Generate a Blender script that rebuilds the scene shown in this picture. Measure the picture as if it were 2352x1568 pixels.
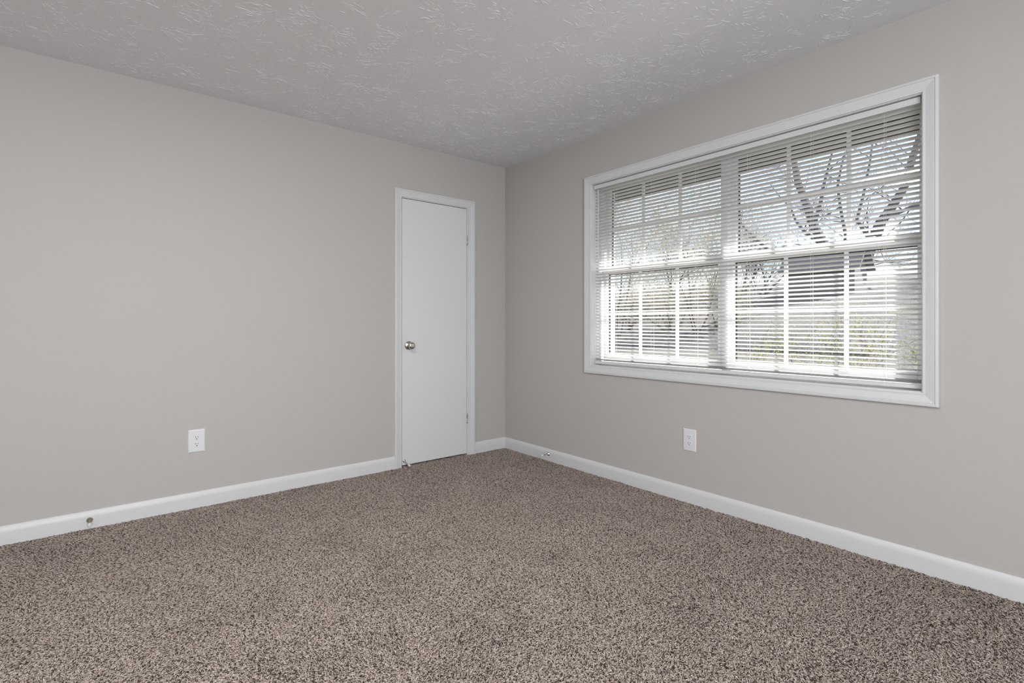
import bpy, math, random
import numpy as np
from mathutils import Vector, Matrix

for o in list(bpy.data.objects):
    bpy.data.objects.remove(o, do_unlink=True)
S = bpy.context.scene
COL = S.collection
R = math.radians

# ------------------------------------------------------------------ camera
cam_d = bpy.data.cameras.new('camera')
cam_d.sensor_width = 36.0
cam_d.lens = 36.0 * 1182.83 / 2352.0
cam_d.shift_y = -(784.0 - 743.46) / 2352.0
cam_d.clip_start = 0.02
cam = bpy.data.objects.new('camera', cam_d)
COL.objects.link(cam)
cam.location = (-2.796, -3.517, 1.0837)
cam.rotation_euler = (R(90), 0, R(-39.2565))
S.camera = cam

# ------------------------------------------------------------------ exposure
S.view_settings.view_transform = 'Standard'
S.view_settings.look = 'None'
S.view_settings.gamma = 1.0
S.view_settings.use_curve_mapping = False
S.view_settings.exposure = -0.07
S.cycles.adaptive_threshold = 0.07
S.cycles.max_bounces = 6
S.cycles.diffuse_bounces = 3
S.cycles.caustics_reflective = False
S.cycles.caustics_refractive = False
FLASH_STRENGTH = 39.0
REAR_FILL_WATTS = 114.0
SUN_STRENGTH = 15.0
SKY_STRENGTH = 1.5

# ------------------------------------------------------------------ sky
W = bpy.data.worlds.new('sky')
S.world = W
W.use_nodes = True
wn = W.node_tree
wn.nodes.clear()
w_out = wn.nodes.new('ShaderNodeOutputWorld')
w_bg = wn.nodes.new('ShaderNodeBackground')
w_sky = wn.nodes.new('ShaderNodeTexSky')
w_sky.sky_type = 'NISHITA'
w_sky.sun_disc = False
w_sky.sun_elevation = R(43)
w_sky.sun_rotation = R(116)
w_sky.air_density = 1.0
w_sky.dust_density = 2.0
w_gain = wn.nodes.new('ShaderNodeMix')
w_gain.data_type = 'RGBA'
w_gain.blend_type = 'MULTIPLY'
w_gain.inputs[0].default_value = 1.0
w_gain.inputs[7].default_value = (0.12, 0.12, 0.12, 1)
w_haze = wn.nodes.new('ShaderNodeMix')          # thin bright overcast veil over the blue
w_haze.data_type = 'RGBA'
w_haze.inputs[0].default_value = 0.55
w_haze.inputs[7].default_value = (0.86, 0.93, 1.0, 1)
wn.links.new(w_sky.outputs[0], w_gain.inputs[6])
wn.links.new(w_gain.outputs[2], w_haze.inputs[6])
wn.links.new(w_haze.outputs[2], w_bg.inputs['Color'])
w_bg.inputs['Strength'].default_value = SKY_STRENGTH
wn.links.new(w_bg.outputs[0], w_out.inputs['Surface'])

# ------------------------------------------------------------------ sun
sun_d = bpy.data.lights.new('sun', 'SUN')
sun_d.energy = SUN_STRENGTH
sun_d.angle = R(0.6)
sun_d.color = (1.0, 0.96, 0.90)
sun = bpy.data.objects.new('sun', sun_d)
COL.objects.link(sun)
sun.location = (8, -4, 9)
sun.rotation_euler = Vector((-1.0, 0.50, -1.05)).to_track_quat('-Z', 'Y').to_euler()

# ------------------------------------------------------------------ room size
H = 2.44
RX, RY = -4.30, -5.60       # far corner of the room behind the camera
WALL_T = 0.25               # window wall, with its outside cladding

# fill light added behind the camera, set in an invented window opening
fill_d = bpy.data.lights.new('rear_window_daylight', 'AREA')
fill_d.shape = 'RECTANGLE'
fill_d.size, fill_d.size_y = 1.80, 1.25
fill_d.energy = REAR_FILL_WATTS
fill_d.color = (0.93, 0.96, 1.0)
fill = bpy.data.objects.new('rear_window_daylight', fill_d)
COL.objects.link(fill)
fill.location = (-2.9, RY + 0.02, 1.45)
fill.rotation_euler = Vector((0, 1, 0)).to_track_quat('-Z', 'Z').to_euler()


# ================================================================== helpers
class MB:
    """collects faces and links them as ONE mesh object"""
    def __init__(self):
        self.v, self.f = [], []

    def add(self, vs, fs):
        n = len(self.v)
        self.v += [tuple(p) for p in vs]
        self.f += [tuple(i + n for i in f) for f in fs]
        return self

    def box(self, a, b):
        x0, y0, z0 = (min(a[i], b[i]) for i in range(3))
        x1, y1, z1 = (max(a[i], b[i]) for i in range(3))
        return self.add([(x0, y0, z0), (x1, y0, z0), (x1, y1, z0), (x0, y1, z0),
                         (x0, y0, z1), (x1, y0, z1), (x1, y1, z1), (x0, y1, z1)],
                        [(0, 3, 2, 1), (4, 5, 6, 7), (0, 1, 5, 4), (1, 2, 6, 5), (2, 3, 7, 6), (3, 0, 4, 7)])

    def prism(self, prof, frame0, frame1=None):
        """closed profile [(u,v)] placed by two functions (u,v)->xyz, walls plus caps"""
        n = len(prof)
        vs = [frame0(u, v) for u, v in prof] + [frame1(u, v) for u, v in prof]
        fs = [(i, (i + 1) % n, n + (i + 1) % n, n + i) for i in range(n)]
        fs += [tuple(range(n - 1, -1, -1)), tuple(range(n, 2 * n))]
        return self.add(vs, fs)

    def tube(self, pts, radii, sides=8, cap=True):
        pts = [Vector(p) for p in pts]
        k = len(pts)
        if not isinstance(radii, (list, tuple)):
            radii = [radii] * k
        vs, fs = [], []
        up = None
        for i, p in enumerate(pts):
            d = (pts[min(i + 1, k - 1)] - pts[max(i - 1, 0)]).normalized()
            if up is None:
                up = Vector((0, 0, 1)) if abs(d.z) < 0.9 else Vector((1, 0, 0))
            a = d.cross(up)
            if a.length < 1e-6:
                a = d.orthogonal()
            a.normalize()
            b = a.cross(d).normalized()
            up = b
            for s in range(sides):
                t = 2 * math.pi * s / sides
                vs.append(p + (a * math.cos(t) + b * math.sin(t)) * radii[i])
        for i in range(k - 1):
            for s in range(sides):
                s2 = (s + 1) % sides
                fs.append((i * sides + s, i * sides + s2, (i + 1) * sides + s2, (i + 1) * sides + s))
        if cap:
            fs.append(tuple(range(sides - 1, -1, -1)))
            fs.append(tuple(range((k - 1) * sides, k * sides)))
        return self.add(vs, fs)

    def lathe(self, prof, origin, axis, sides=28):
        """prof [(distance along axis, radius)]"""
        o, ax = Vector(origin), Vector(axis).normalized()
        a = ax.orthogonal().normalized()
        b = ax.cross(a)
        vs, fs = [], []
        for h, r in prof:
            for s in range(sides):
                t = 2 * math.pi * s / sides
                vs.append(o + ax * h + (a * math.cos(t) + b * math.sin(t)) * r)
        for i in range(len(prof) - 1):
            for s in range(sides):
                s2 = (s + 1) % sides
                fs.append((i * sides + s, i * sides + s2, (i + 1) * sides + s2, (i + 1) * sides + s))
        fs.append(tuple(range(sides - 1, -1, -1)))
        fs.append(tuple(range((len(prof) - 1) * sides, len(prof) * sides)))
        return self.add(vs, fs)

    def build(self, name, mat, parent=None, smooth=False, bevel=0.0):
        me = bpy.data.meshes.new(name)
        me.from_pydata(self.v, [], self.f)
        me.validate()
        import bmesh
        bm = bmesh.new()
        bm.from_mesh(me)
        bmesh.ops.recalc_face_normals(bm, faces=bm.faces)
        bm.to_mesh(me)
        bm.free()
        return link(name, me, mat, parent, smooth, bevel)


def link(name, me, mat, parent=None, smooth=False, bevel=0.0):
    if mat is not None and len(me.materials) == 0:
        me.materials.append(mat)
    if smooth:
        me.polygons.foreach_set('use_smooth', [True] * len(me.polygons))
        try:
            me.set_sharp_from_angle(angle=R(38))
        except Exception:
            pass
    o = bpy.data.objects.new(name, me)
    COL.objects.link(o)
    if parent is not None:
        o.parent = parent
        o.matrix_parent_inverse = Matrix.Translation(parent.location).inverted()
    if bevel:
        m = o.modifiers.new('edge', 'BEVEL')
        m.width = bevel
        m.segments = 2
        m.limit_method = 'ANGLE'
        m.angle_limit = R(40)
    return o


def empty(name, loc=(0, 0, 0)):
    o = bpy.data.objects.new(name, None)
    o.empty_display_size = 0.05
    COL.objects.link(o)
    o.location = loc
    return o


def tag(o, label=None, cat=None, group=None, kind=None):
    if label:
        o['label'] = label
    if cat:
        o['category'] = cat
    if group:
        o['group'] = group
    if kind:
        o['kind'] = kind
    return o


# ================================================================== materials
def mat(name, col, rough=0.6, metal=0.0, spec=0.5, bump=None, var=None):
    """bump=(scale,strength,distance); var=(scale, other colour, factor)"""
    m = bpy.data.materials.new(name)
    m.use_nodes = True
    nt = m.node_tree
    b = nt.nodes['Principled BSDF']
    b.inputs['Base Color'].default_value = (*col, 1)
    b.inputs['Roughness'].default_value = rough
    b.inputs['Metallic'].default_value = metal
    b.inputs['Specular IOR Level'].default_value = spec
    tc = nt.nodes.new('ShaderNodeTexCoord')
    if var:
        n = nt.nodes.new('ShaderNodeTexNoise')
        n.inputs['Scale'].default_value = var[0]
        n.inputs['Detail'].default_value = 4
        nt.links.new(tc.outputs['Object'], n.inputs['Vector'])
        mx = nt.nodes.new('ShaderNodeMix')
        mx.data_type = 'RGBA'
        rg = nt.nodes.new('ShaderNodeMapRange')
        rg.inputs[1].default_value, rg.inputs[2].default_value = 0.35, 0.65
        rg.inputs[3].default_value, rg.inputs[4].default_value = 0.0, var[2]
        nt.links.new(n.outputs['Fac'], rg.inputs[0])
        nt.links.new(rg.outputs[0], mx.inputs[0])
        mx.inputs[6].default_value = (*col, 1)
        mx.inputs[7].default_value = (*var[1], 1)
        nt.links.new(mx.outputs[2], b.inputs['Base Color'])
    if bump:
        n2 = nt.nodes.new('ShaderNodeTexNoise')
        n2.inputs['Scale'].default_value = bump[0]
        n2.inputs['Detail'].default_value = 3
        nt.links.new(tc.outputs['Object'], n2.inputs['Vector'])
        bp = nt.nodes.new('ShaderNodeBump')
        bp.inputs['Strength'].default_value = bump[1]
        bp.inputs['Distance'].default_value = bump[2]
        nt.links.new(n2.outputs['Fac'], bp.inputs['Height'])
        nt.links.new(bp.outputs[0], b.inputs['Normal'])
    return m


M = {}
M['wall'] = mat('greige_wall_paint', (0.552, 0.525, 0.504), 0.75, spec=0.25, bump=(260, 0.10, 0.0006))
M['ceiling'] = mat('ceiling_paint', (0.845, 0.850, 0.860), 0.55, spec=0.35, bump=(55, 0.15, 0.0012))
M['trim'] = mat('white_trim_paint', (0.735, 0.737, 0.745), 0.38, spec=0.45, bump=(35, 0.04, 0.0006))
M['door'] = mat('white_door_paint', (0.775, 0.780, 0.785), 0.45, spec=0.4, bump=(18, 0.05, 0.001))
M['vinyl'] = mat('white_vinyl', (0.740, 0.742, 0.748), 0.40, spec=0.4, bump=(60, 0.03, 0.0004))
M['plate'] = mat('white_plastic_plate', (0.820, 0.825, 0.840), 0.32, spec=0.5, bump=(80, 0.02, 0.0003))
M['nickel'] = mat('satin_nickel', (0.560, 0.510, 0.460), 0.30, metal=1.0, bump=(400, 0.05, 0.0002))
M['brass'] = mat('aged_brass', (0.430, 0.370, 0.260), 0.35, metal=1.0, bump=(300, 0.05, 0.0002))
M['chrome'] = mat('worn_chrome', (0.620, 0.620, 0.620), 0.22, metal=1.0, bump=(300, 0.04, 0.0002))
M['painted_hinge'] = mat('paint_chipped_hinge', (0.700, 0.700, 0.700), 0.45, bump=(300, 0.3, 0.001), var=(90, (0.060, 0.055, 0.050), 0.95))
M['rubber'] = mat('white_rubber_tip', (0.780, 0.770, 0.780), 0.55, bump=(200, 0.05, 0.0003))
M['dark'] = mat('dark_gasket', (0.020, 0.020, 0.020), 0.7, bump=(200, 0.05, 0.0003))
M['slot'] = mat('dark_slot', (0.012, 0.012, 0.012), 0.8, bump=(200, 0.05, 0.0003))
M['cord'] = mat('white_blind_cord', (0.800, 0.790, 0.760), 0.8, bump=(900, 0.2, 0.0003))
M['backing'] = mat('carpet_backing', (0.160, 0.130, 0.108), 0.95, spec=0.1, bump=(400, 0.5, 0.002))
M['soffit'] = mat('dark_brown_soffit', (0.018, 0.014, 0.012), 0.8, bump=(30, 0.1, 0.001))
M['lamp_ring'] = mat('lamp_ring', (0.600, 0.580, 0.550), 0.3, metal=1.0, bump=(200, 0.03, 0.0002))


def slat_material():
    """white vinyl slat that lets some light through"""
    m = bpy.data.materials.new('white_vinyl_slat')
    m.use_nodes = True
    nt = m.node_tree
    b = nt.nodes['Principled BSDF']
    out = nt.nodes['Material Output']
    b.inputs['Base Color'].default_value = (0.90, 0.895, 0.895, 1)
    b.inputs['Roughness'].default_value = 0.42
    tl = nt.nodes.new('ShaderNodeBsdfTranslucent')
    tl.inputs['Color'].default_value = (0.92, 0.915, 0.91, 1)
    mx = nt.nodes.new('ShaderNodeMixShader')
    mx.inputs[0].default_value = 0.50
    n = nt.nodes.new('ShaderNodeTexNoise')
    n.inputs['Scale'].default_value = 40
    bp = nt.nodes.new('ShaderNodeBump')
    bp.inputs['Strength'].default_value = 0.03
    bp.inputs['Distance'].default_value = 0.0004
    nt.links.new(n.outputs['Fac'], bp.inputs['Height'])
    nt.links.new(bp.outputs[0], b.inputs['Normal'])
    nt.links.new(b.outputs[0], mx.inputs[1])
    nt.links.new(tl.outputs[0], mx.inputs[2])
    nt.links.new(mx.outputs[0], out.inputs['Surface'])
    return m


def glass_material():
    m = bpy.data.materials.new('window_glass')
    m.use_nodes = True
    nt = m.node_tree
    out = nt.nodes['Material Output']
    nt.nodes.remove(nt.nodes['Principled BSDF'])
    tr = nt.nodes.new('ShaderNodeBsdfTransparent')
    tr.inputs['Color'].default_value = (0.96, 0.975, 0.98, 1)
    gl = nt.nodes.new('ShaderNodeBsdfGlossy')
    gl.inputs['Roughness'].default_value = 0.02
    fr = nt.nodes.new('ShaderNodeLayerWeight')       # same reflectance from either side of the thin pane
    pw = nt.nodes.new('ShaderNodeMath')
    pw.operation = 'POWER'
    pw.inputs[1].default_value = 5.0
    rg = nt.nodes.new('ShaderNodeMapRange')
    rg.inputs[3].default_value, rg.inputs[4].default_value = 0.05, 0.9
    nt.links.new(fr.outputs['Facing'], pw.inputs[0])
    nt.links.new(pw.outputs[0], rg.inputs[0])
    mx = nt.nodes.new('ShaderNodeMixShader')
    nt.links.new(rg.outputs[0], mx.inputs[0])
    nt.links.new(tr.outputs[0], mx.inputs[1])
    nt.links.new(gl.outputs[0], mx.inputs[2])
    nt.links.new(mx.outputs[0], out.inputs['Surface'])
    return m


def emission_material(name, col, strength):
    m = bpy.data.materials.new(name)
    m.use_nodes = True
    nt = m.node_tree
    out = nt.nodes['Material Output']
    nt.nodes.remove(nt.nodes['Principled BSDF'])
    e = nt.nodes.new('ShaderNodeEmission')
    e.inputs['Color'].default_value = (*col, 1)
    e.inputs['Strength'].default_value = strength
    nt.links.new(e.outputs[0], out.inputs['Surface'])
    return m


M['slat'] = slat_material()
M['glass'] = glass_material()
M['lamp_glow'] = emission_material('lit_lamp_glass', (1.0, 0.985, 0.965), FLASH_STRENGTH)


# ================================================================== room shell
def holed_wall(name, place, us, zs, holes, mat_, thick, closed_back=False):
    """flat wall with openings; place(u, d, z) -> xyz, d = depth into the wall"""
    mb = MB()
    hole = lambda i, j: any(h[0] == i and h[1] == j for h in holes)
    nu, nz = len(us) - 1, len(zs) - 1
    q = lambda *p: mb.add([place(*a) for a in p], [(0, 1, 2, 3)])
    for i in range(nu):
        for j in range(nz):
            u0, u1, z0, z1 = us[i], us[i + 1], zs[j], zs[j + 1]
            h = hole(i, j)
            if not h:
                q((u0, 0, z0), (u1, 0, z0), (u1, 0, z1), (u0, 0, z1))
            if not h or closed_back:
                q((u0, thick, z0), (u1, thick, z0), (u1, thick, z1), (u0, thick, z1))
            for di, dj, e in ((-1, 0, ((u0, z0), (u0, z1))), (1, 0, ((u1, z0), (u1, z1))),
                              (0, -1, ((u0, z0), (u1, z0))), (0, 1, ((u0, z1), (u1, z1)))):
                a, b = i + di, j + dj
                outside = not (0 <= a < nu and 0 <= b < nz)
                if (not h) and (outside or hole(a, b)):
                    (ua, za), (ub, zb) = e
                    q((ua, 0, za), (ub, 0, zb), (ub, thick, zb), (ua, thick, za))
    me = bpy.data.meshes.new(name)
    me.from_pydata(mb.v, [], mb.f)
    import bmesh
    bm = bmesh.new()
    bm.from_mesh(me)
    bmesh.ops.remove_doubles(bm, verts=bm.verts, dist=1e-5)
    bmesh.ops.recalc_face_normals(bm, faces=bm.faces)
    bm.to_mesh(me)
    bm.free()
    return tag(link(name, me, mat_), kind='structure')


# floor slab (under the carpet)
fl = MB().box((RX - 0.12, RY - 0.12, -0.12), (WALL_T, 0.14, 0.0)).build('floor', M['backing'])
tag(fl, kind='structure')
ce = MB().box((RX - 0.12, RY - 0.12, H), (WALL_T, 0.14, H + 0.15)).build('ceiling', M['ceiling'])
tag(ce, kind='structure')

# door wall (y = 0), window wall (x = 0), and the two walls behind the camera
DH = (-1.012, -0.385, 2.050)     # rough opening of the door
WO = (-2.910, -1.004, 0.789, 2.083)   # window opening: y0, y1, z0, z1
holed_wall('wall_left', lambda u, d, z: (u, d, z), [RX - 0.12, DH[0], DH[1], 0.0], [0.0, DH[2], H],
           [(1, 0)], M['wall'], 0.14, closed_back=True)
holed_wall('wall_right', lambda u, d, z: (d, u, z), [RY - 0.12, WO[0] - 0.018, WO[1] + 0.018, 0.14],
           [0.0, WO[2] - 0.018, WO[3] + 0.018, H], [(1, 1)], M['wall'], WALL_T)
holed_wall('wall_rear', lambda u, d, z: (u, RY - d, z), [RX - 0.12, -3.85, -1.95, 0.0], [0.0, 0.80, 2.10, H],
           [(1, 1)], M['wall'], 0.12)
holed_wall('wall_side', lambda u, d, z: (RX - d, u, z), [RY, 0.0], [0.0, H], [], M['wall'], 0.12)


# baseboards: flat face, eased top
BBP = [(0, 0), (0.0135, 0), (0.0135, 0.066), (0.0128, 0.074), (0.0105, 0.084), (0.0075, 0.0915), (0.0045, 0.096),
       (0.001, 0.0985), (0, 0.0985)]


def baseboard(name, frame_a, frame_b):
    o = MB().prism(BBP, frame_a, frame_b).build(name, M['trim'], smooth=True)
    return tag(o, kind='structure')


DCL, DCR = -1.052, -0.329          # outer edges of the door casing
baseboard('baseboard_left', lambda u, v: (RX, -u, v), lambda u, v: (DCL, -u, v))
baseboard('baseboard_corner', lambda u, v: (DCR, -u, v), lambda u, v: (-u, -u, v))
baseboard('baseboard_right', lambda u, v: (-u, -u, v), lambda u, v: (-u, RY + u, v))
baseboard('baseboard_rear', lambda u, v: (-u, RY + u, v), lambda u, v: (RX + u, RY + u, v))
baseboard('baseboard_side', lambda u, v: (RX + u, RY + u, v), lambda u, v: (RX + u, -u, v))

# casing profile: u from the inner edge outwards, v = how far it stands off the wall
CASING = [(0, 0), (0, 0.0080), (0.0012, 0.0094), (0.004, 0.0100), (0.0080, 0.0099), (0.0100, 0.0094), (0.013, 0.0096),
          (0.024, 0.0120), (0.036, 0.0150), (0.0415, 0.0160), (0.0425, 0.0140), (0.0445, 0.0140), (0.0460, 0.0172),
          (0.0530, 0.0176), (0.0560, 0.0165), (0.0570, 0.0140), (0.0570, 0)]

# ------------------------------------------------------------------ ceiling stomp texture (fans of plaster ridges)
rng = np.random.default_rng(11)


def ceiling_ridges():
    V, F = [], []
    step = 0.185
    nv = 0
    gx = np.arange(RX + 0.08, -0.06, step)
    gy = np.arange(RY + 0.08, -0.06, step)
    for ix, x in enumerate(gx):
        for y in gy:
            cx = x + rng.uniform(-0.08, 0.08)
            cy = y + rng.uniform(-0.08, 0.08) + (step / 2 if ix % 2 else 0)
            power = rng.uniform(0.65, 1.15)
            sectors = rng.uniform(0, 2 * math.pi, rng.integers(4, 8))
            for s in sectors:
                wid = rng.uniform(0.25, 0.65)
                for k in range(rng.integers(5, 11)):
                    a = s + rng.normal(0, wid * 0.6)
                    r0 = rng.uniform(0.018, 0.125)
                    ln = rng.uniform(0.011, 0.036) * power
                    if rng.random() < 0.12:
                        ln *= 1.6
                    w = rng.uniform(0.0009, 0.0022) * (0.7 + 0.4 * power)
                    h = w * rng.uniform(0.38, 0.74)
                    da = rng.normal(0, 0.22)
                    bend = rng.normal(0, 0.40)
                    px, py = cx + math.cos(a) * r0, cy + math.sin(a) * r0
                    d = a + da
                    base = nv
                    for t in range(4):
                        f = (0.25, 1.0, 0.9, 0.2)[t]
                        nx, ny = -math.sin(d), math.cos(d)
                        if not (RX < px < -0.004 and RY < py < -0.004):
                            f = 0.02
                        px_, py_ = min(max(px, RX + 0.003), -0.003), min(max(py, RY + 0.003), -0.003)
                        V.append((px_ + nx * w * f, py_ + ny * w * f, H + 0.0002))
                        V.append((px_ + nx * w * f * 0.35, py_ + ny * w * f * 0.35, H - h * f))
                        V.append((px_ - nx * w * f * 0.35, py_ - ny * w * f * 0.35, H - h * f))
                        V.append((px_ - nx * w * f, py_ - ny * w * f, H + 0.0002))
                        px += math.cos(d) * ln / 3
                        py += math.sin(d) * ln / 3
                        d += bend / 3
                    for t in range(3):
                        b = base + t * 4
                        for e in range(3):
                            F.append((b + e, b + e + 1, b + e + 5, b + e + 4))
                    F.append((base, base + 1, base + 2, base + 3))
                    F.append((base + 15, base + 14, base + 13, base + 12))
                    nv += 16
    me = bpy.data.meshes.new('plaster_ridges')
    me.from_pydata(V, [], F)
    return link('plaster_ridges', me, M['ceiling'], ce, smooth=True)


tag(ceiling_ridges(), kind='stuff')


# ------------------------------------------------------------------ carpet pile
def carpet_material():
    m = bpy.data.materials.new('speckled_carpet_yarn')
    m.use_nodes = True
    nt = m.node_tree
    b = nt.nodes['Principled BSDF']
    b.inputs['Roughness'].default_value = 0.85
    b.inputs['Specular IOR Level'].default_value = 0.15
    strand = nt.nodes.new('ShaderNodeAttribute')
    strand.attribute_name = 'yarn'
    clump = nt.nodes.new('ShaderNodeAttribute')
    clump.attribute_type = 'INSTANCER'
    clump.attribute_name = 'shift'
    ad = nt.nodes.new('ShaderNodeMath')
    ad.operation = 'ADD'
    fr = nt.nodes.new('ShaderNodeMath')
    fr.operation = 'FRACT'
    nt.links.new(strand.outputs['Fac'], ad.inputs[0])
    nt.links.new(clump.outputs['Fac'], ad.inputs[1])
    nt.links.new(ad.outputs[0], fr.inputs[0])
    cr = nt.nodes.new('ShaderNodeValToRGB')
    el = cr.color_ramp.elements
    el[0].position, el[0].color = 0.0, (0.040, 0.026, 0.020, 1)
    el[1].position, el[1].color = 1.0, (0.690, 0.600, 0.535, 1)
    for p, c in ((0.20, (0.080, 0.057, 0.045, 1)), (0.30, (0.310, 0.248, 0.208, 1)), (0.65, (0.470, 0.393, 0.340, 1))):
        e = el.new(p)
        e.color = c
    nt.links.new(fr.outputs[0], cr.inputs[0])
    nt.links.new(cr.outputs[0], b.inputs['Base Color'])
    return m


M['yarn'] = carpet_material()


def carpet():
    """one object: the base mesh holds the floor area and a few clumps of curled yarn; the pile repeats the clumps over the area"""
    x0, x1, y0, y1 = RX + 0.014, -0.014, RY + 0.014, -0.014
    V = [(x0, y0, 0.001), (x1, y0, 0.001), (x1, y1, 0.001), (x0, y1, 0.001),
         (-0.99, y1, 0.001), (-0.40, y1, 0.001), (-0.40, 0.03, 0.001), (-0.99, 0.03, 0.001)]
    F = [(0, 1, 2, 3), (4, 5, 6, 7)]
    proto = [0] * 8
    yarn = [0.0] * 8
    rg = random.Random(8)
    for k in range(1, 6):
        for st in range(11):
            q = rg.uniform(0, 2 * math.pi)
            rad = 0.0062 * math.sqrt(rg.random())
            p = Vector((rad * math.cos(q), rad * math.sin(q), -0.0005))
            az = rg.uniform(0, 2 * math.pi)
            el_ = rg.uniform(1.05, 1.45)
            curl = rg.uniform(-1.3, 1.3)
            drop = rg.uniform(0.30, 0.62)
            ln = rg.uniform(0.0020, 0.0027)
            pts = [p.copy()]
            for j in range(5):
                d = Vector((math.cos(az) * math.cos(el_), math.sin(az) * math.cos(el_), math.sin(el_)))
                p = p + d * ln
                pts.append(p.copy())
                el_ -= drop
                az += curl * 0.45
            r0 = rg.uniform(0.00090, 0.00125)
            mb = MB().tube(pts, [r0 * f for f in (0.7, 0.85, 1.0, 1.0, 0.9, 0.45)], 5)
            n = len(V)
            V += mb.v
            F += [tuple(i + n for i in f) for f in mb.f]
            proto += [k] * len(mb.v)
            yv = (st + rg.random()) / 11
            yarn += [yv] * len(mb.v)
    me = bpy.data.meshes.new('carpet')
    me.from_pydata(V, [], F)
    me.polygons.foreach_set('use_smooth', [True] * len(me.polygons))
    me.attributes.new('proto', 'INT', 'POINT').data.foreach_set('value', proto)
    me.attributes.new('yarn', 'FLOAT', 'POINT').data.foreach_set('value', yarn)
    o = link('carpet', me, M['yarn'])
    g = bpy.data.node_groups.new('carpet_pile', 'GeometryNodeTree')
    g.interface.new_socket('Geometry', in_out='INPUT', socket_type='NodeSocketGeometry')
    g.interface.new_socket('Geometry', in_out='OUTPUT', socket_type='NodeSocketGeometry')
    N, L = g.nodes, g.links
    gi, go = N.new('NodeGroupInput'), N.new('NodeGroupOutput')
    att = N.new('GeometryNodeInputNamedAttribute')
    att.data_type = 'INT'
    att.inputs['Name'].default_value = 'proto'

    def pick(k):
        c = N.new('FunctionNodeCompare')
        c.data_type = 'INT'
        c.operation = 'EQUAL'
        ins_ = [i for i in c.inputs if i.type == 'INT']
        ins_[1].default_value = k
        L.new(att.outputs[0], ins_[0])
        sg = N.new('GeometryNodeSeparateGeometry')
        sg.domain = 'POINT'
        L.new(gi.outputs[0], sg.inputs['Geometry'])
        L.new(c.outputs[0], sg.inputs['Selection'])
        return sg.outputs['Selection']

    dist = N.new('GeometryNodeDistributePointsOnFaces')
    dist.distribute_method = 'POISSON'
    dist.inputs['Distance Min'].default_value = 0.0046
    # full pile over the part of the room the photograph shows (and a margin), thinner behind the camera
    dpos = N.new('GeometryNodeInputPosition')
    dsep = N.new('ShaderNodeVectorMath')
    dsep.operation = 'DOT_PRODUCT'
    dsep.inputs[1].default_value = (0.635, 0.773, 0.0)
    L.new(dpos.outputs[0], dsep.inputs[0])
    dcmp = N.new('ShaderNodeMath')
    dcmp.operation = 'GREATER_THAN'
    dcmp.inputs[1].default_value = -3.83
    L.new(dsep.outputs['Value'], dcmp.inputs[0])
    dmul = N.new('ShaderNodeMath')
    dmul.operation = 'MULTIPLY_ADD'
    dmul.inputs[1].default_value = 0.7
    dmul.inputs[2].default_value = 0.3
    L.new(dcmp.outputs[0], dmul.inputs[0])
    dist.inputs['Density Max'].default_value = 60000
    L.new(dmul.outputs[0], dist.inputs['Density Factor'])
    L.new(pick(0), dist.inputs['Mesh'])
    join = N.new('GeometryNodeGeometryToInstance')
    for k in range(1, 6):
        L.new(pick(k), join.inputs[0])
    # random turn, plus a lean that drifts across the room (vacuum strokes)
    rv = N.new('FunctionNodeRandomValue')
    rv.data_type = 'FLOAT_VECTOR'
    rv.inputs[0].default_value = (-0.15, -0.15, 0.0)
    rv.inputs[1].default_value = (0.15, 0.15, 6.283)
    e2r = N.new('FunctionNodeEulerToRotation')
    L.new(rv.outputs[0], e2r.inputs[0])
    pos = N.new('GeometryNodeInputPosition')
    nz = N.new('ShaderNodeTexNoise')
    nz.inputs['Scale'].default_value = 2.6
    nz.inputs['Detail'].default_value = 2.5
    L.new(pos.outputs[0], nz.inputs['Vector'])
    sub = N.new('ShaderNodeVectorMath')
    sub.operation = 'SUBTRACT'
    sub.inputs[1].default_value = (0.5, 0.5, 0.5)
    L.new(nz.outputs['Color'], sub.inputs[0])
    mul = N.new('ShaderNodeVectorMath')
    mul.operation = 'MULTIPLY'
    mul.inputs[1].default_value = (2.4, 2.4, 0.0)
    L.new(sub.outputs[0], mul.inputs[0])
    e2r2 = N.new('FunctionNodeEulerToRotation')
    L.new(mul.outputs[0], e2r2.inputs[0])
    rr = N.new('FunctionNodeRotateRotation')
    rr.rotation_space = 'GLOBAL'
    L.new(e2r.outputs[0], rr.inputs[0])
    L.new(e2r2.outputs[0], rr.inputs[1])
    rs = N.new('FunctionNodeRandomValue')
    rs.data_type = 'FLOAT'
    rs.inputs[2].default_value = 0.85
    rs.inputs[3].default_value = 1.15
    rs.inputs['Seed'].default_value = 5
    ins = N.new('GeometryNodeInstanceOnPoints')
    L.new(dist.outputs['Points'], ins.inputs['Points'])
    L.new(join.outputs[0], ins.inputs['Instance'])
    ins.inputs['Pick Instance'].default_value = True
    L.new(rr.outputs[0], ins.inputs['Rotation'])
    L.new(rs.outputs[1], ins.inputs['Scale'])
    ry = N.new('FunctionNodeRandomValue')
    ry.data_type = 'FLOAT'
    ry.inputs['Seed'].default_value = 9
    st = N.new('GeometryNodeStoreNamedAttribute')
    st.data_type = 'FLOAT'
    st.domain = 'INSTANCE'
    st.inputs['Name'].default_value = 'shift'
    L.new(ins.outputs[0], st.inputs['Geometry'])
    L.new(ry.outputs[1], st.inputs['Value'])
    L.new(st.outputs[0], go.inputs[0])
    m = o.modifiers.new('pile', 'NODES')
    m.node_group = g
    return tag(o, 'speckled brown and beige cut-pile carpet covering the whole floor', 'carpet', kind='stuff')


carpet()

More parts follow.
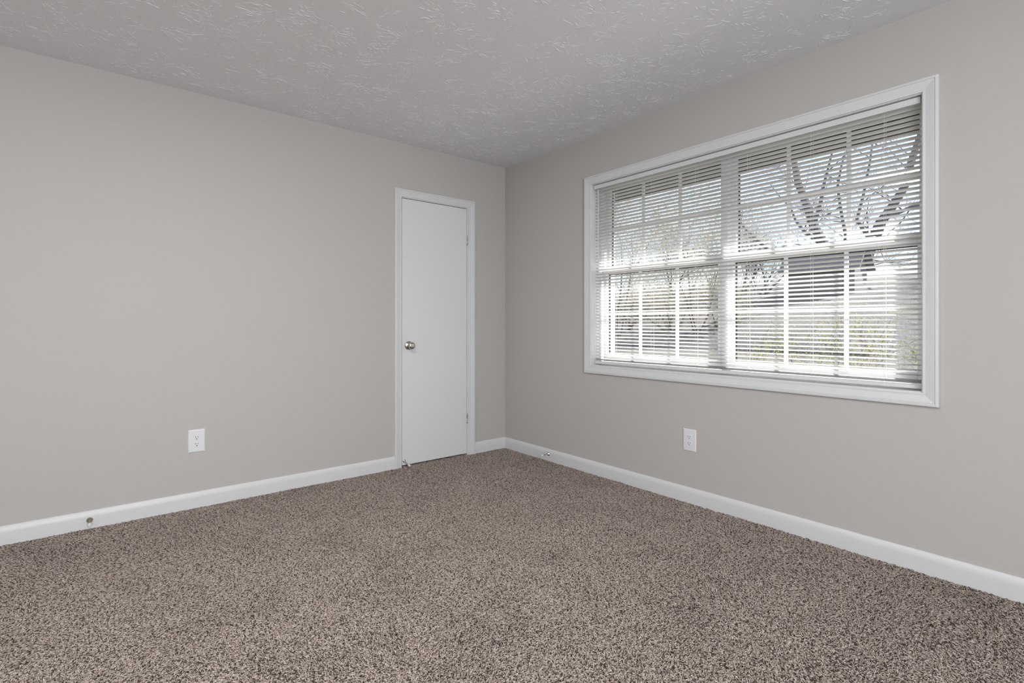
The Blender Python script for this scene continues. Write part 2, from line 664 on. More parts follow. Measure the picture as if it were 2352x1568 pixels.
# ------------------------------------------------------------------ closet door
door = tag(empty('door_1', (-0.698, 0, 0)), 'narrow flat white closet door with a nickel knob near the corner', kind='structure')
SL0, SL1, STOP = -0.9885, -0.4035, 2.0275
MB().box((SL0, -0.001, 0.020), (SL1, 0.034, STOP)).build('door_panel', M['door'], door, bevel=0.0015)
for (a, b) in (((DH[0], -0.001, 0.0), (SL0 - 0.004, 0.14, 2.032)), ((SL1 + 0.003, -0.001, 0.0), (DH[1], 0.14, 2.032)),
               ((DH[0], -0.001, 2.032), (DH[1], 0.14, DH[2]))):
    MB().box(a, b).build('jamb', M['trim'], door)
# stop strip behind the panel
MB().box((SL0 - 0.004, 0.036, 0.0), (SL0 + 0.010, 0.060, 2.032)).build('stop_strip', M['trim'], door)
MB().box((SL1 - 0.010, 0.036, 0.0), (SL1 + 0.003, 0.060, 2.032)).build('stop_strip', M['trim'], door)
MB().box((SL0 - 0.004, 0.036, 2.018), (SL1 + 0.003, 0.060, 2.032)).build('stop_strip', M['trim'], door)
ci0, ci1, cit = DCL + 0.057, DCR - 0.057, 2.038
MB().prism(CASING, lambda u, v: (ci0 - u, -v, 0.0), lambda u, v: (ci0 - u, -v, cit + u)).build('casing', M['trim'], door, smooth=True)
MB().prism(CASING, lambda u, v: (ci1 + u, -v, 0.0), lambda u, v: (ci1 + u, -v, cit + u)).build('casing', M['trim'], door, smooth=True)
MB().prism(CASING, lambda u, v: (ci0 - u, -v, cit + u), lambda u, v: (ci1 + u, -v, cit + u)).build('casing', M['trim'], door, smooth=True)
for hz in (1.765, 0.305):
    hb = MB()
    for k in range(5):
        z0 = hz - 0.038 + k * 0.0154
        hb.lathe([(0, 0.0052), (0.0146, 0.0052)], (SL1 + 0.0015, -0.0055, z0), (0, 0, 1), 12)
    h = hb.build('hinge', M['painted_hinge'], door, smooth=True)
    MB().lathe([(0, 0.001), (0.002, 0.004), (0.005, 0.0045), (0.006, 0.003)], (SL1 + 0.0015, -0.0055, hz + 0.0385),
               (0, 0, 1), 12).build('pin', M['painted_hinge'], h, smooth=True)
    MB().box((SL1 - 0.020, -0.0022, hz - 0.038), (SL1 - 0.002, -0.0008, hz + 0.038)).build('hinge_leaf', M['door'], h)
    MB().box((SL1 + 0.005, -0.0022, hz - 0.038), (SL1 + 0.014, -0.0008, hz + 0.038)).build('hinge_leaf', M['door'], h)
kx, kz = -0.934, 0.920
kn = MB().lathe([(0.0, 0.0325), (0.003, 0.0325), (0.006, 0.0305), (0.009, 0.024), (0.012, 0.0165), (0.016, 0.0130),
                 (0.026, 0.0125), (0.030, 0.0150), (0.036, 0.0225), (0.043, 0.0262), (0.051, 0.0268), (0.058, 0.0250),
                 (0.0625, 0.0205), (0.0645, 0.0130), (0.0650, 0.004)], (kx, -0.001, kz), (0, -1, 0), 36)
kn = kn.build('knob', M['nickel'], door, smooth=True)
MB().box((SL0 - 0.0035, 0.004, kz - 0.028), (SL0 - 0.0005, 0.028, kz + 0.028)).build('strike_plate', M['nickel'], door)


def stopper(parent, base, direction, length, base_mat, rod_mat, tip_r=0.0095):
    """rigid door stop: flared base, rod and rubber tip"""
    d = Vector(direction).normalized()
    b = Vector(base)
    MB().lathe([(0, 0.0135), (0.002, 0.0140), (0.006, 0.0115), (0.011, 0.0070), (0.013, 0.0052)], b, d, 24).build('base', base_mat, parent, smooth=True)
    MB().lathe([(0.010, 0.0045), (length - 0.016, 0.0042)], b, d, 16).build('rod', rod_mat, parent, smooth=True)
    MB().lathe([(length - 0.018, tip_r * 0.8), (length - 0.014, tip_r), (length - 0.004, tip_r), (length, tip_r * 0.75)], b, d, 20).build('tip', M['rubber'], parent, smooth=True)


# stop screwed to the foot of the door: part of the door
ds = MB().lathe([(0, 0.0120), (0.003, 0.0125), (0.008, 0.008), (0.012, 0.0052), (0.066, 0.0045), (0.068, 0.0045)],
                (-0.972, -0.001, 0.052), (0.10, -1, -0.30), 20).build('door_stop', M['chrome'], door, smooth=True)
MB().lathe([(0.062, 0.0065), (0.065, 0.0085), (0.080, 0.0085), (0.083, 0.006)], (-0.972, -0.001, 0.052), (0.10, -1, -0.30),
           18).build('tip', M['rubber'], ds, smooth=True)

s1 = tag(empty('door_stop', (-2.802, -0.0135, 0.052)), 'brass door stop with white tip on baseboard under the left outlet', 'door stop', 'baseboard door stops')
stopper(s1, (-2.802, -0.0135, 0.052), (0.0, -1, -0.05), 0.078, M['brass'], M['brass'], 0.0085)
s2 = tag(empty('door_stop', (-0.0135, -0.566, 0.062)), 'small chrome door stop on baseboard near the room corner', 'door stop', 'baseboard door stops')
stopper(s2, (-0.0135, -0.566, 0.062), (-1, 0.0, -0.03), 0.078, M['chrome'], M['chrome'], 0.0080)


# ------------------------------------------------------------------ outlets
def outlet(place, n, label):
    """place(u, z, d): u across, z up, d off the wall"""
    root = tag(empty('wall_outlet', place(0, -0.066, 0)), label, 'outlet', 'duplex wall outlets')
    w, h = 0.0425, 0.0660
    prof = []
    mb = MB()
    rings = [(0, 0.0), (0, 0.0025), (0.0028, 0.0052), (0.006, 0.0060)]
    vs, fs = [], []
    for ins, d in rings:
        vs += [place(-w + ins, -h + ins, d), place(w - ins, -h + ins, d), place(w - ins, h - ins, d), place(-w + ins, h - ins, d)]
    for i in range(len(rings) - 1):
        for k in range(4):
            fs.append((i * 4 + k, i * 4 + (k + 1) % 4, (i + 1) * 4 + (k + 1) % 4, (i + 1) * 4 + k))
    fs.append((0, 1, 2, 3))
    e = (len(rings) - 1) * 4
    fs.append((e, e + 1, e + 2, e + 3))
    mb.add(vs, fs).build('cover_plate', M['plate'], root)
    for c in (0.0195, -0.0195):
        pts = []
        for k in range(32):
            t = 2 * math.pi * k / 32
            u, z = 0.0172 * math.cos(t), 0.0172 * math.sin(t)
            pts.append((u, c + max(-0.0138, min(0.0138, z))))
        vs = [place(u, z, 0.0058) for u, z in pts] + [place(u * 0.985, c + (z - c) * 0.985, 0.0078) for u, z in pts]
        fs = [(i, (i + 1) % 32, 32 + (i + 1) % 32, 32 + i) for i in range(32)] + [tuple(range(32, 64))]
        rec = MB().add(vs, fs).build('receptacle', M['plate'], root)
        for (u, hh) in ((-0.0063, 0.0048), (0.0063, 0.0038)):
            MB().add([place(u - 0.0011, c + 0.0035 - hh, 0.0074), place(u + 0.0011, c + 0.0035 - hh, 0.0074),
                      place(u + 0.0011, c + 0.0035 + hh, 0.0074), place(u - 0.0011, c + 0.0035 + hh, 0.0074),
                      place(u - 0.0011, c + 0.0035 - hh, 0.0080), place(u + 0.0011, c + 0.0035 - hh, 0.0080),
                      place(u + 0.0011, c + 0.0035 + hh, 0.0080), place(u - 0.0011, c + 0.0035 + hh, 0.0080)],
                     [(0, 1, 2, 3), (4, 5, 6, 7), (0, 1, 5, 4), (1, 2, 6, 5), (2, 3, 7, 6), (3, 0, 4, 7)]).build('slot', M['slot'], rec)
        ring = [(u, z) for u, z in ((0.0028 * math.cos(2 * math.pi * k / 14), 0.0028 * math.sin(2 * math.pi * k / 14)) for k in range(14))]
        vs = [place(u, c - 0.0078 + z, 0.0072) for u, z in ring] + [place(u, c - 0.0078 + z, 0.0080) for u, z in ring]
        fs = [(i, (i + 1) % 14, 14 + (i + 1) % 14, 14 + i) for i in range(14)] + [tuple(range(14, 28)), tuple(range(13, -1, -1))]
        MB().add(vs, fs).build('ground_hole', M['slot'], rec)
    p0, p1 = Vector(place(0, 0, 0.0056)), Vector(place(0, 0, 0.0070))
    MB().lathe([(0, 0.0034), (0.0009, 0.0034), (0.0014, 0.0024)], p0, p1 - p0, 16).build('screw', M['plate'], root, smooth=True)


outlet(lambda u, z, d: (-2.316 + u, -d, 0.397 + z), 0, 'white duplex outlet on the wall beside the closet door')
outlet(lambda u, z, d: (-d, -1.791 - u, 0.383 + z), 1, 'white duplex outlet on the wall below the window')

# ------------------------------------------------------------------ window
y0, y1, z0, z1 = WO
win = tag(empty('window_1', (0, (y0 + y1) / 2, z0)), 'wide twin double-hung window with white casing and grids', kind='structure')
T = 0.018
for a, b in (((-0.001, y0 - T, z0 - T), (WALL_T + 0.01, y0, z1 + T)), ((-0.001, y1, z0 - T), (WALL_T + 0.01, y1 + T, z1 + T)),
             ((-0.001, y0, z1), (WALL_T + 0.01, y1, z1 + T)), ((-0.001, y0, z0 - T), (WALL_T + 0.03, y1, z0))):
    MB().box(a, b).build('jamb', M['trim'], win)
ca0, ca1, cz0, cz1 = y0 - 0.004, y1 + 0.004, z0 - 0.004, z1 + 0.004
for fa, fb in ((lambda u, v: (-v, ca1 + u, cz0 - u), lambda u, v: (-v, ca1 + u, cz1 + u)),
               (lambda u, v: (-v, ca0 - u, cz0 - u), lambda u, v: (-v, ca0 - u, cz1 + u)),
               (lambda u, v: (-v, ca1 + u, cz1 + u), lambda u, v: (-v, ca0 - u, cz1 + u)),
               (lambda u, v: (-v, ca1 + u, cz0 - u), lambda u, v: (-v, ca0 - u, cz0 - u))):
    MB().prism(CASING, fa, fb).build('casing', M['trim'], win, smooth=True)

# frame and mullion of the twin unit
FD0, FD1 = 0.078, 0.175
UNITS = ((-1.924, -1.072), (-2.877, -2.018))      # glass edges (y low, y high)
ZL0, ZL1 = 0.866, 1.440                           # lower glass
ZU0, ZU1 = 1.487, 2.048                           # upper glass
fr = MB()
fr.box((FD0, y1 - 0.022, z0), (FD1, y1, z1)).box((FD0, y0, z0), (FD1, y0 + 0.012, z1))
fr.box((FD0, y0, z1 - 0.016), (FD1, y1, z1)).box((FD0, y0, z0), (FD1 + 0.03, y1, z0 + 0.020))
fr.build('window_frame', M['vinyl'], win)
MB().box((FD0 - 0.004, -1.990, z0), (FD1, -1.952, z1)).build('mullion', M['vinyl'], win)
for (ya, yb) in UNITS:
    for upper in (False, True):
        xa, xb = (0.118, 0.150) if upper else (0.084, 0.116)
        za, zb = (ZU0, ZU1) if upper else (ZL0, ZL1)
        rail_b, rail_t = (0.040, 0.022) if upper else (0.052, 0.046)
        st = 0.030
        s = MB()
        s.box((xa, ya - st, za - rail_b), (xb, ya, zb + rail_t)).box((xa, yb, za - rail_b), (xb, yb + st, zb + rail_t))
        s.box((xa, ya, za - rail_b), (xb, yb, za)).box((xa, ya, zb), (xb, yb, zb + rail_t))
        if not upper:
            s.box((xa - 0.012, ya - st, zb + rail_t - 0.012), (xa, yb + st, zb + rail_t))     # lift lip
        sash = s.build('sash', M['vinyl'], win, bevel=0.002)
        xm = (xa + xb) / 2
        g = MB()
        g.box((xb - 0.004, ya, za), (xb + 0.004, ya + 0.006, zb)).box((xb - 0.004, yb - 0.007, za), (xb + 0.004, yb, zb))
        g.box((xb - 0.004, ya, zb - 0.005), (xb + 0.004, yb, zb))
        g.build('gasket', M['dark'], sash)  # thin dark strips along the sides and top of the glass
        ys = [ya + (yb - ya) * k / 3 for k in range(4)]
        zm = (za + zb) / 2
        for k in (1, 2):
            MB().box((xm - 0.007, ys[k] - 0.0085, za), (xm + 0.007, ys[k] + 0.0085, zb)).build('muntin', M['vinyl'], sash)
        MB().box((xm - 0.0068, ya, zm - 0.0085), (xm + 0.0068, yb, zm + 0.0085)).build('muntin', M['vinyl'], sash)
        for k in range(3):
            for (zc, zd) in ((za, zm - 0.0085), (zm + 0.0085, zb)):
                pa = ys[k] + (0.0085 if k else 0)
                pb = ys[k + 1] - (0.0085 if k < 2 else 0)
                MB().add([(xm, pa, zc), (xm, pb, zc), (xm, pb, zd), (xm, pa, zd)], [(0, 1, 2, 3)]).build('pane', M['glass'], sash)
        if not upper:
            for q in (0.14, 0.80):
                yy = yb + (ya - yb) * q
                lk = MB().box((xa + 0.004, yy - 0.030, zb + rail_t), (xb - 0.004, yy + 0.030, zb + rail_t + 0.005))
                lk.lathe([(0.005, 0.011), (0.013, 0.010), (0.015, 0.007)], (xm, yy, zb + rail_t), (0, 0, 1), 14)
                lk.box((xm - 0.012, yy - 0.004, zb + rail_t + 0.008), (xm + 0.004, yy + 0.034, zb + rail_t + 0.014))
                lk.build('sash_lock', M['vinyl'], sash, smooth=True)

# ------------------------------------------------------------------ mini blind
BY0, BY1 = y0 + 0.006, y1 - 0.006
BX = 0.040
bl = tag(empty('window_blind', (BX, (y0 + y1) / 2, z0)), 'white horizontal mini blind hanging lowered inside the wide window', 'blind')
hr = MB()
hr.prism([(0.014, 2.051), (0.014, 2.078), (0.016, 2.080), (0.020, 2.080), (0.020, 2.056), (0.052, 2.056), (0.052, 2.080),
          (0.056, 2.080), (0.056, 2.051)], lambda u, v: (u, BY0 + 0.001, v), lambda u, v: (u, BY1 - 0.001, v))
hr.build('headrail', M['slat'] if False else M['vinyl'], bl)
TILT = R(18.5)
SW, CROWN, TH = 0.0254, 0.0020, 0.0005
arc = []
for k in range(7):
    u = -SW / 2 + SW * k / 6
    arc.append((u, CROWN * (1 - (2 * u / SW) ** 2)))
sec = [(u, v + TH / 2) for u, v in arc] + [(u, v - TH / 2) for u, v in reversed(arc)]
# room side (negative u) tilted up
sec = [(u * math.cos(TILT) + v * math.sin(TILT), -u * math.sin(TILT) + v * math.cos(TILT)) for u, v in sec]
slat_mb = MB().prism(sec, lambda u, v: (u, BY0, v), lambda u, v: (u, BY1, v))
slat0 = slat_mb.build('slat', M['slat'], bl, smooth=True)
PITCH, ZTOP = 0.02240, 2.0438
SLAT_Z = [ZTOP - PITCH * i for i in range(55)] + [0.8285, 0.8245]
rr_ = random.Random(3)
for i, z in enumerate(SLAT_Z):
    o = slat0 if i == 0 else slat0.copy()
    if i:
        COL.objects.link(o)
    o.parent = bl
    o.matrix_parent_inverse = Matrix.Translation(bl.location).inverted()
    o.location = (BX, rr_.uniform(-0.001, 0.001), z)
    o.rotation_euler = (0, rr_.uniform(-0.012, 0.012), 0)
MB().prism([(-0.0130, 0.0), (-0.0130, 0.013), (-0.010, 0.0165), (0.010, 0.0165), (0.0130, 0.013), (0.0130, 0.0), (0.010, -0.0025), (-0.010, -0.0025)],
           lambda u, v: (BX + u, BY0 + 0.001, 0.799 + v), lambda u, v: (BX + u, BY1 - 0.001, 0.799 + v)).build('bottom_rail', M['vinyl'], bl)
for cy_ in (-1.187, -1.496, -1.812, -2.130, -2.456, -2.767):
    for xx in (BX - 0.0140, BX + 0.0140):
        MB().tube([(xx, cy_, 0.803), (xx, cy_ + 0.001, 1.4), (xx, cy_, 2.052)], 0.0006, 5).build('ladder_cord', M['cord'], bl)
    MB().lathe([(0, 0.005), (0.003, 0.0055), (0.005, 0.003)], (BX - 0.002, cy_, 0.7985), (0, 0, -1), 12).build('cord_button', M['vinyl'], bl, smooth=True)
wand = MB().tube([(0.008, -1.060, 2.040), (0.007, -1.060, 1.90), (0.006, -1.060, 1.512)], [0.0032, 0.0034, 0.0034], 6).build('tilt_wand', M['vinyl'], bl)
MB().tube([(0.014, -1.060, 2.054), (0.008, -1.060, 2.050), (0.008, -1.060, 2.034)], 0.0016, 6).build('hook', M['chrome'], wand)

# ------------------------------------------------------------------ unseen glowing panel, added to stand in for flash bounced off the ceiling
LX, LY, LR = -2.58, -2.15, 0.30
flash_panel = tag(empty('ceiling_lamp', (LX, LY, H)), 'round flat flush lamp with a lit white diffuser on the ceiling', 'lamp')
MB().lathe([(0, LR + 0.030), (0.030, LR + 0.030), (0.036, LR + 0.024), (0.036, LR + 0.002), (0.030, LR + 0.001)], (LX, LY, H), (0, 0, -1), 48).build('ring', M['lamp_ring'], flash_panel, smooth=True)
MB().lathe([(0.0305, LR), (0.0325, LR * 0.97), (0.0335, 0.01)], (LX, LY, H), (0, 0, -1), 48).build('diffuser', M['lamp_glow'], flash_panel, smooth=True)

# unseen window added behind the camera to carry the fill light
w2 = tag(empty('window_2', (-2.9, RY, 0.8)), kind='structure')
f2 = MB()
f2.box((-3.85, RY - 0.12, 0.80), (-3.79, RY - 0.03, 2.10)).box((-2.01, RY - 0.12, 0.80), (-1.95, RY - 0.03, 2.10))
f2.box((-3.79, RY - 0.12, 0.80), (-2.01, RY - 0.03, 0.86)).box((-3.79, RY - 0.12, 2.04), (-2.01, RY - 0.03, 2.10))
f2.box((-2.925, RY - 0.12, 0.86), (-2.875, RY - 0.03, 2.04))
f2.build('window_frame', M['vinyl'], w2)
for a, b in ((-3.79, -2.925), (-2.875, -2.01)):
    MB().add([(a, RY - 0.08, 0.86), (b, RY - 0.08, 0.86), (b, RY - 0.08, 2.04), (a, RY - 0.08, 2.04)], [(0, 1, 2, 3)]).build('pane', M['glass'], w2)

# ================================================================== outside
eave = MB()
eave.box((WALL_T, -7.0, 2.115), (0.580, 4.0, 2.130)).box((0.570, -7.0, 2.105), (0.595, 4.0, 2.26))
eave.add([(0.595, -7.0, 2.26), (0.595, 4.0, 2.26), (-4.9, 4.0, 4.3), (-4.9, -7.0, 4.3)], [(0, 1, 2, 3)])
tag(eave.build('roof_eave', M['soffit']), kind='structure')

# ------------------------------------------------------------------ ground: lawn, road, bank beyond
M['lawn'] = mat('dry_lawn', (0.130, 0.130, 0.090), 0.95, spec=0.1, bump=(60, 0.6, 0.02), var=(3.0, (0.170, 0.160, 0.115), 1.0))
M['road'] = mat('pale_asphalt', (0.105, 0.102, 0.098), 0.9, spec=0.2, bump=(90, 0.4, 0.006), var=(2.0, (0.125, 0.120, 0.112), 1.0))
M['bank'] = mat('leaf_litter_bank', (0.165, 0.166, 0.180), 0.95, spec=0.1, bump=(20, 0.8, 0.05), var=(0.9, (0.200, 0.195, 0.180), 1.0))
M['bark'] = mat('grey_bark', (0.150, 0.142, 0.152), 0.9, spec=0.15, bump=(25, 0.7, 0.02), var=(8, (0.205, 0.195, 0.205), 1.0))
M['twig'] = mat('brown_twig', (0.200, 0.170, 0.145), 0.9, spec=0.15, bump=(60, 0.4, 0.004))
M['siding'] = mat('grey_siding', (0.190, 0.187, 0.200), 0.8, bump=(12, 0.2, 0.01))
M['shingle'] = mat('grey_shingle', (0.200, 0.195, 0.212), 0.9, bump=(30, 0.6, 0.02), var=(10, (0.240, 0.232, 0.248), 1.0))


def leaf_material(name, c0, c1):
    m = mat(name, c0, 0.6, spec=0.3, var=(14, c1, 1.0))
    nt = m.node_tree
    b, out = nt.nodes['Principled BSDF'], nt.nodes['Material Output']
    tl = nt.nodes.new('ShaderNodeBsdfTranslucent')
    src = b.inputs['Base Color'].links[0].from_socket
    nt.links.new(src, tl.inputs['Color'])
    mx = nt.nodes.new('ShaderNodeMixShader')
    mx.inputs[0].default_value = 0.4
    nt.links.new(b.outputs[0], mx.inputs[1])
    nt.links.new(tl.outputs[0], mx.inputs[2])
    nt.links.new(mx.outputs[0], out.inputs['Surface'])
    return m


M['leaf_gold'] = leaf_material('gold_leaf', (0.480, 0.390, 0.120), (0.330, 0.340, 0.130))
M['leaf_lime'] = leaf_material('lime_leaf', (0.470, 0.480, 0.100), (0.300, 0.350, 0.080))
M['leaf_olive'] = leaf_material('olive_leaf', (0.300, 0.295, 0.190), (0.380, 0.360, 0.250))

GX = [0.20, 3.0, 6.0, 9.0, 9.05, 13.0, 13.05, 16.0, 19.0, 24.0, 34.0, 60.0, 160.0]
GZ = [-0.05, 0.0, 0.08, 0.20, 0.17, 0.22, 0.27, 1.05, 2.05, 3.00, 4.00, 4.80, 5.00]


def ground_z(x):
    return float(np.interp(x, GX, GZ))


def terrain(name, xa, xb, mat_, rough):
    xs = sorted(set([xa, xb] + [g for g in GX if xa < g < xb] + list(np.linspace(xa, xb, 8))))
    ys = list(np.linspace(-60, 90, 60))
    rg = np.random.default_rng(5)
    V = [(x, y, ground_z(x) + (rg.uniform(-rough, rough) if xa < x < xb else 0)) for x in xs for y in ys]
    n = len(ys)
    F = [(i * n + j, i * n + j + 1, (i + 1) * n + j + 1, (i + 1) * n + j) for i in range(len(xs) - 1) for j in range(n - 1)]
    me = bpy.data.meshes.new(name)
    me.from_pydata(V, [], F)
    o = link(name, me, mat_, smooth=True)
    return tag(o, kind='structure')


terrain('lawn', 0.20, 9.0, M['lawn'], 0.02)
terrain('road', 9.0, 13.0, M['road'], 0.0)
terrain('hillside', 13.0, 160.0, M['bank'], 0.12)


# ------------------------------------------------------------------ trees
def grow(mb, tips, rnd, p, d, length, r, level, kink=0.28, lift=0.12):
    """one wandering branch with its side branches"""
    n = 4 if level > 0 else 3
    pts, rad = [p.copy()], [r]
    dirs = [d.copy()]
    for k in range(n):
        d = (d + Vector((rnd.gauss(0, kink), rnd.gauss(0, kink), rnd.gauss(0, kink) + lift)) * 0.55).normalized()
        p = p + d * (length / n)
        pts.append(p.copy())
        rad.append(r * (1 - 0.62 * (k + 1) / n))
        dirs.append(d.copy())
    mb.tube(pts, rad, 6 if r > 0.03 else (4 if r > 0.008 else 3), cap=False)
    tips.append(pts[-1])
    if level <= 0:
        return
    for k in range(1, n + 1):
        for q in range(2 if k > 1 else 1):
            side = Vector((rnd.gauss(0, 1), rnd.gauss(0, 1), rnd.gauss(0.25, 0.7))).normalized()
            nd = (dirs[k] * 0.75 + side * 0.85).normalized()
            grow(mb, tips, rnd, pts[k], nd, length * rnd.uniform(0.45, 0.72), max(rad[k] * rnd.uniform(0.40, 0.60), 0.0025), level - 1, kink, lift)


def leaves(name, mat_, parent, spots, rnd, per, spread, size):
    V, F = [], []
    for s in spots:
        for k in range(per):
            c = Vector(s) + Vector((rnd.gauss(0, spread), rnd.gauss(0, spread), rnd.gauss(0, spread)))
            a = Vector((rnd.gauss(0, 1), rnd.gauss(0, 1), rnd.gauss(0, 1))).normalized()
            b = a.orthogonal().normalized()
            L, wd = size * rnd.uniform(0.6, 1.2), size * rnd.uniform(0.25, 0.4)
            n = len(V)
            m = c + a * L * 0.5 + a.cross(b) * L * 0.10
            V += [c, m + b * wd, c + a * L, m - b * wd]
            F.append((n, n + 1, n + 2, n + 3))
    me = bpy.data.meshes.new(name)
    me.from_pydata([tuple(v) for v in V], [], F)
    return tag(link(name, me, mat_, parent), kind='stuff')


def limb(mb, pts, r0, r1, rnd, x, wob=0.35):
    """main limb through (y, z) points around distance x"""
    k = len(pts)
    P = [Vector((x + rnd.uniform(-wob, wob) * i / k, TY + (y - 0.6) * 2.25, TZ + (z - 0.9) * 2.25)) for i, (y, z) in enumerate(pts)]
    mb.tube(P, [r0 + (r1 - r0) * i / (k - 1) for i in range(k)], 8, cap=False)
    return P


# the big bare tree with the forked trunk, standing behind the outbuilding
TX, TY, TZ = 26.0, 5.75, 0.67
rnd = random.Random(21)
bt = tag(empty('bare_tree', (TX, TY, ground_z(TX))), 'large bare tree with thick forked limbs behind the grey outbuilding', 'tree', 'trees outside the window')
tr = MB()
LIMBS = {
    'trunk': ([(0.60, 1.40), (0.59, 1.50), (0.58, 1.62), (0.57, 1.75)], 0.20, 0.16),
    'a': ([(0.57, 1.59), (0.74, 2.08), (0.96, 2.68), (1.23, 3.31), (1.39, 3.83), (1.53, 4.37), (1.55, 4.88), (1.45, 5.6), (1.5, 6.4)], 0.155, 0.05),
    'b': ([(0.57, 1.59), (0.32, 2.24), (0.08, 2.77), (-0.02, 3.22), (-0.22, 3.55), (-0.44, 3.86), (-0.62, 4.26), (-0.7, 5.0), (-1.0, 6.0)], 0.165, 0.05),
    'c': ([(0.80, 2.20), (1.60, 2.39), (2.31, 2.93), (2.79, 3.43), (3.08, 3.80), (3.3, 4.3)], 0.06, 0.018),
    'd': ([(1.05, 2.85), (1.46, 3.24), (1.68, 3.53), (1.85, 3.92), (1.9, 4.5)], 0.05, 0.018),
    'e': ([(1.23, 3.31), (1.09, 3.78), (1.05, 4.26), (0.91, 4.63), (0.9, 5.3)], 0.055, 0.02),
    'f': ([(0.78, 2.30), (0.57, 2.97), (0.70, 3.52), (0.74, 4.10), (0.61, 4.55), (0.6, 5.2)], 0.05, 0.018),
    'g': ([(0.08, 2.77), (0.35, 3.3), (0.30, 3.9), (0.10, 4.5), (0.15, 5.2)], 0.05, 0.016),
    'h': ([(-0.02, 3.22), (-0.55, 3.45), (-1.05, 3.55), (-1.6, 3.9)], 0.05, 0.014),
}
tw, tips = MB(), []
for key, (pts, r0, r1) in LIMBS.items():
    P = limb(tr, pts, r0 * 1.95, r1 * 1.8, rnd, TX, 0.0 if key == 'trunk' else 1.0)
    if key == 'trunk':
        continue
    for i in range(1, len(P)):
        for q in range(2):
            side = Vector((rnd.gauss(0, 0.8), rnd.gauss(0, 1.0), rnd.gauss(0.3, 0.6))).normalized()
            grow(tw, tips, rnd, P[i].lerp(P[i - 1], rnd.random()), side, rnd.uniform(1.1, 2.2), rnd.uniform(0.018, 0.036), 2, 0.22, 0.10)
tr.build('trunk', M['bark'], bt, smooth=True)
tag(tw.build('twigs', M['bark'], bt), kind='stuff')


def small_tree(name, label, loc, h, seed, stems, level, leafmat=None, per=0, spread=0.2, size=0.06, group='trees outside the window', cat='tree', r=0.05, lift=0.12, every=1, tilt=0.25):
    rd = random.Random(seed)
    root = tag(empty(name, loc), label, cat, group)
    mb, tp = MB(), []
    for k in range(stems):
        d = Vector((rd.gauss(0, tilt), rd.gauss(0, tilt), 1)).normalized()
        p = Vector(loc) + Vector((rd.gauss(0, 0.12), rd.gauss(0, 0.12), -0.05)) * (1 if stems > 1 else 0)
        grow(mb, tp, rd, p, d, h * rd.uniform(0.8, 1.1), r, level, 0.22, lift)
    mb.build('branches', M['twig'] if leafmat else M['bark'], root)
    if leafmat:
        leaves('foliage', leafmat, root, tp[::every], rd, per, spread, size)
    return root


small_tree('leafy_tree', 'gold-leaved slender tree seen through the upper panes farthest from camera', (14.2, 10.2, ground_z(14.2)), 4.6, 4, 3, 3,
           M['leaf_gold'], 9, 0.18, 0.060, r=0.04, every=1)
small_tree('leafy_tree', 'smaller gold-green tree just past the window mullion', (15.0, 7.2, ground_z(15)), 3.3, 9, 3, 3,
           M['leaf_gold'], 7, 0.18, 0.060, r=0.03, every=1)
# shrubs with yellow-green leaves between lawn and road
SHRUBS = [(6.3, 1.05, 1.05, 31, 'low yellow-green shrub outside just past the window mullion'),
          (6.0, -0.12, 1.0, 32, 'bushy yellow-green shrub outside between the two near muntins'),
          (6.4, -0.62, 1.15, 33, 'thin yellow-green shrub outside beyond the nearest lower muntin'),
          (5.8, -1.15, 1.05, 34, 'sparse yellow-green shrub outside toward the near end of the window'),
          (6.2, -1.62, 1.1, 35, 'yellow-green shrub outside at the near end of the window')]
for x, y, h, sd, lb in SHRUBS:
    small_tree('leafy_shrub', lb, (x, y, ground_z(x)), h * 0.62, sd, 3, 2, M['leaf_lime'], 9, 0.07, 0.030, 'shrubs outside the window', 'shrub', r=0.006, every=3)
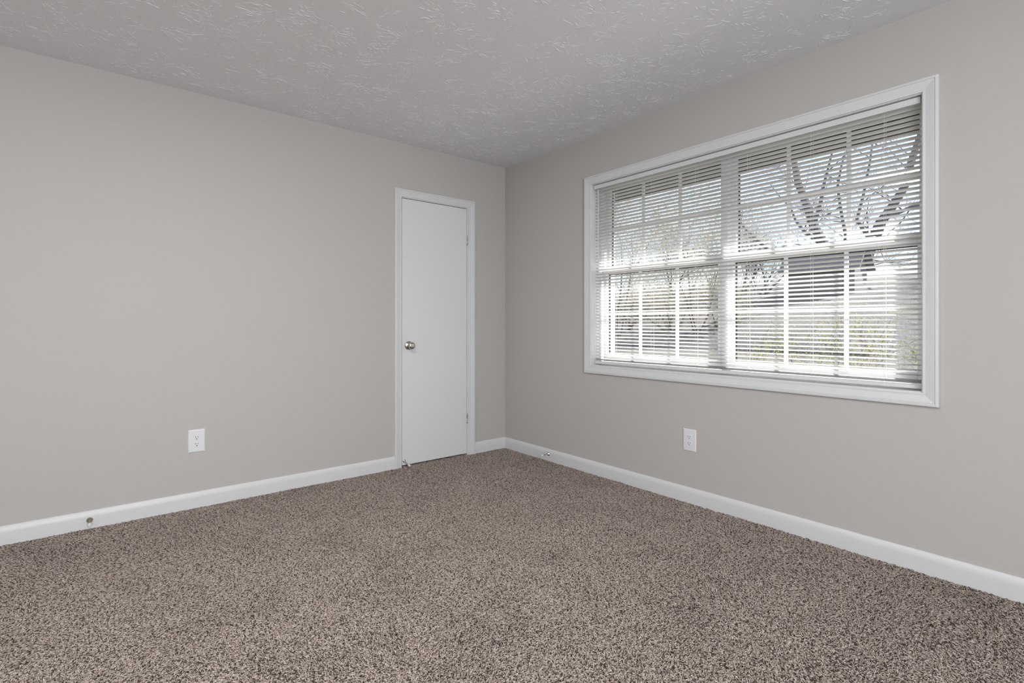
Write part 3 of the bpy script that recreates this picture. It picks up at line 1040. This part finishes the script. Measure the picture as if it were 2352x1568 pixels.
# brushy hedge line on the bank
rd = random.Random(77)
HEDGE = [(15.0, 13.0, 'olive'), (15.5, 10.6, 'olive'), (15.2, 8.6, 'olive'), (15.8, 6.9, 'olive')]
names = ['farthest olive bush on the bank beyond the road', 'broad olive bush on the bank, second from the far end',
         'rounded olive bush on the bank behind the gold tree', 'olive bush on the bank nearest the grey outbuilding']
for (x, y, _), lb in zip(HEDGE, names):
    small_tree('bank_bush', lb, (x, y, ground_z(x) - 0.1), 1.35, int(x * 10 + y * 7), 6, 2, M['leaf_olive'], 16, 0.20, 0.055, 'bushes on the bank', 'bush', r=0.03, lift=0.05, tilt=0.6)
TWIGGY = [(21.0, 12.2, 2.6, 'tall twiggy bare tree above the bank at the far end'), (22.0, 8.8, 2.4, 'twiggy bare tree above the bank behind the gold tree'),
          (20.5, 7.3, 2.0, 'short twiggy bare tree beside the grey outbuilding'), (24.0, 1.2, 2.0, 'twiggy bare tree above the bank past the outbuilding')]
for x, y, h, lb in TWIGGY:
    small_tree('twiggy_tree', lb, (x, y, ground_z(x)), h, int(x * 13 + y * 5), 4, 3, r=0.05, tilt=0.45)

# ------------------------------------------------------------------ grey outbuilding across the road
hb_x, hb_y0, hb_y1 = 20.0, 3.5, 6.0
hz0, hz1, hzr = ground_z(20) - 0.2, 3.20, 4.25
shed = tag(empty('outbuilding', (hb_x + 0.7, (hb_y0 + hb_y1) / 2, hz0)), 'grey outbuilding with a low pitched roof on the bank', 'building')
MB().prism([(hb_x, hz0), (hb_x + 1.4, hz0), (hb_x + 1.4, hz1), (hb_x + 0.7, hzr + 0.03), (hb_x, hz1)],
           lambda u, v: (u, hb_y0, v), lambda u, v: (u, hb_y1, v)).build('wall', M['siding'], shed)
rf = MB()
ov = 0.25
rf.prism([(hb_x - ov, hz1 - 0.05), (hb_x + 0.7, hzr), (hb_x + 1.4 + ov, hz1 - 0.05), (hb_x + 1.4 + ov, hz1 + 0.07), (hb_x + 0.7, hzr + 0.12), (hb_x - ov, hz1 + 0.07)],
         lambda u, v: (u, hb_y0 - ov, v), lambda u, v: (u, hb_y1 + ov, v))
rf.build('roof', M['shingle'], shed)
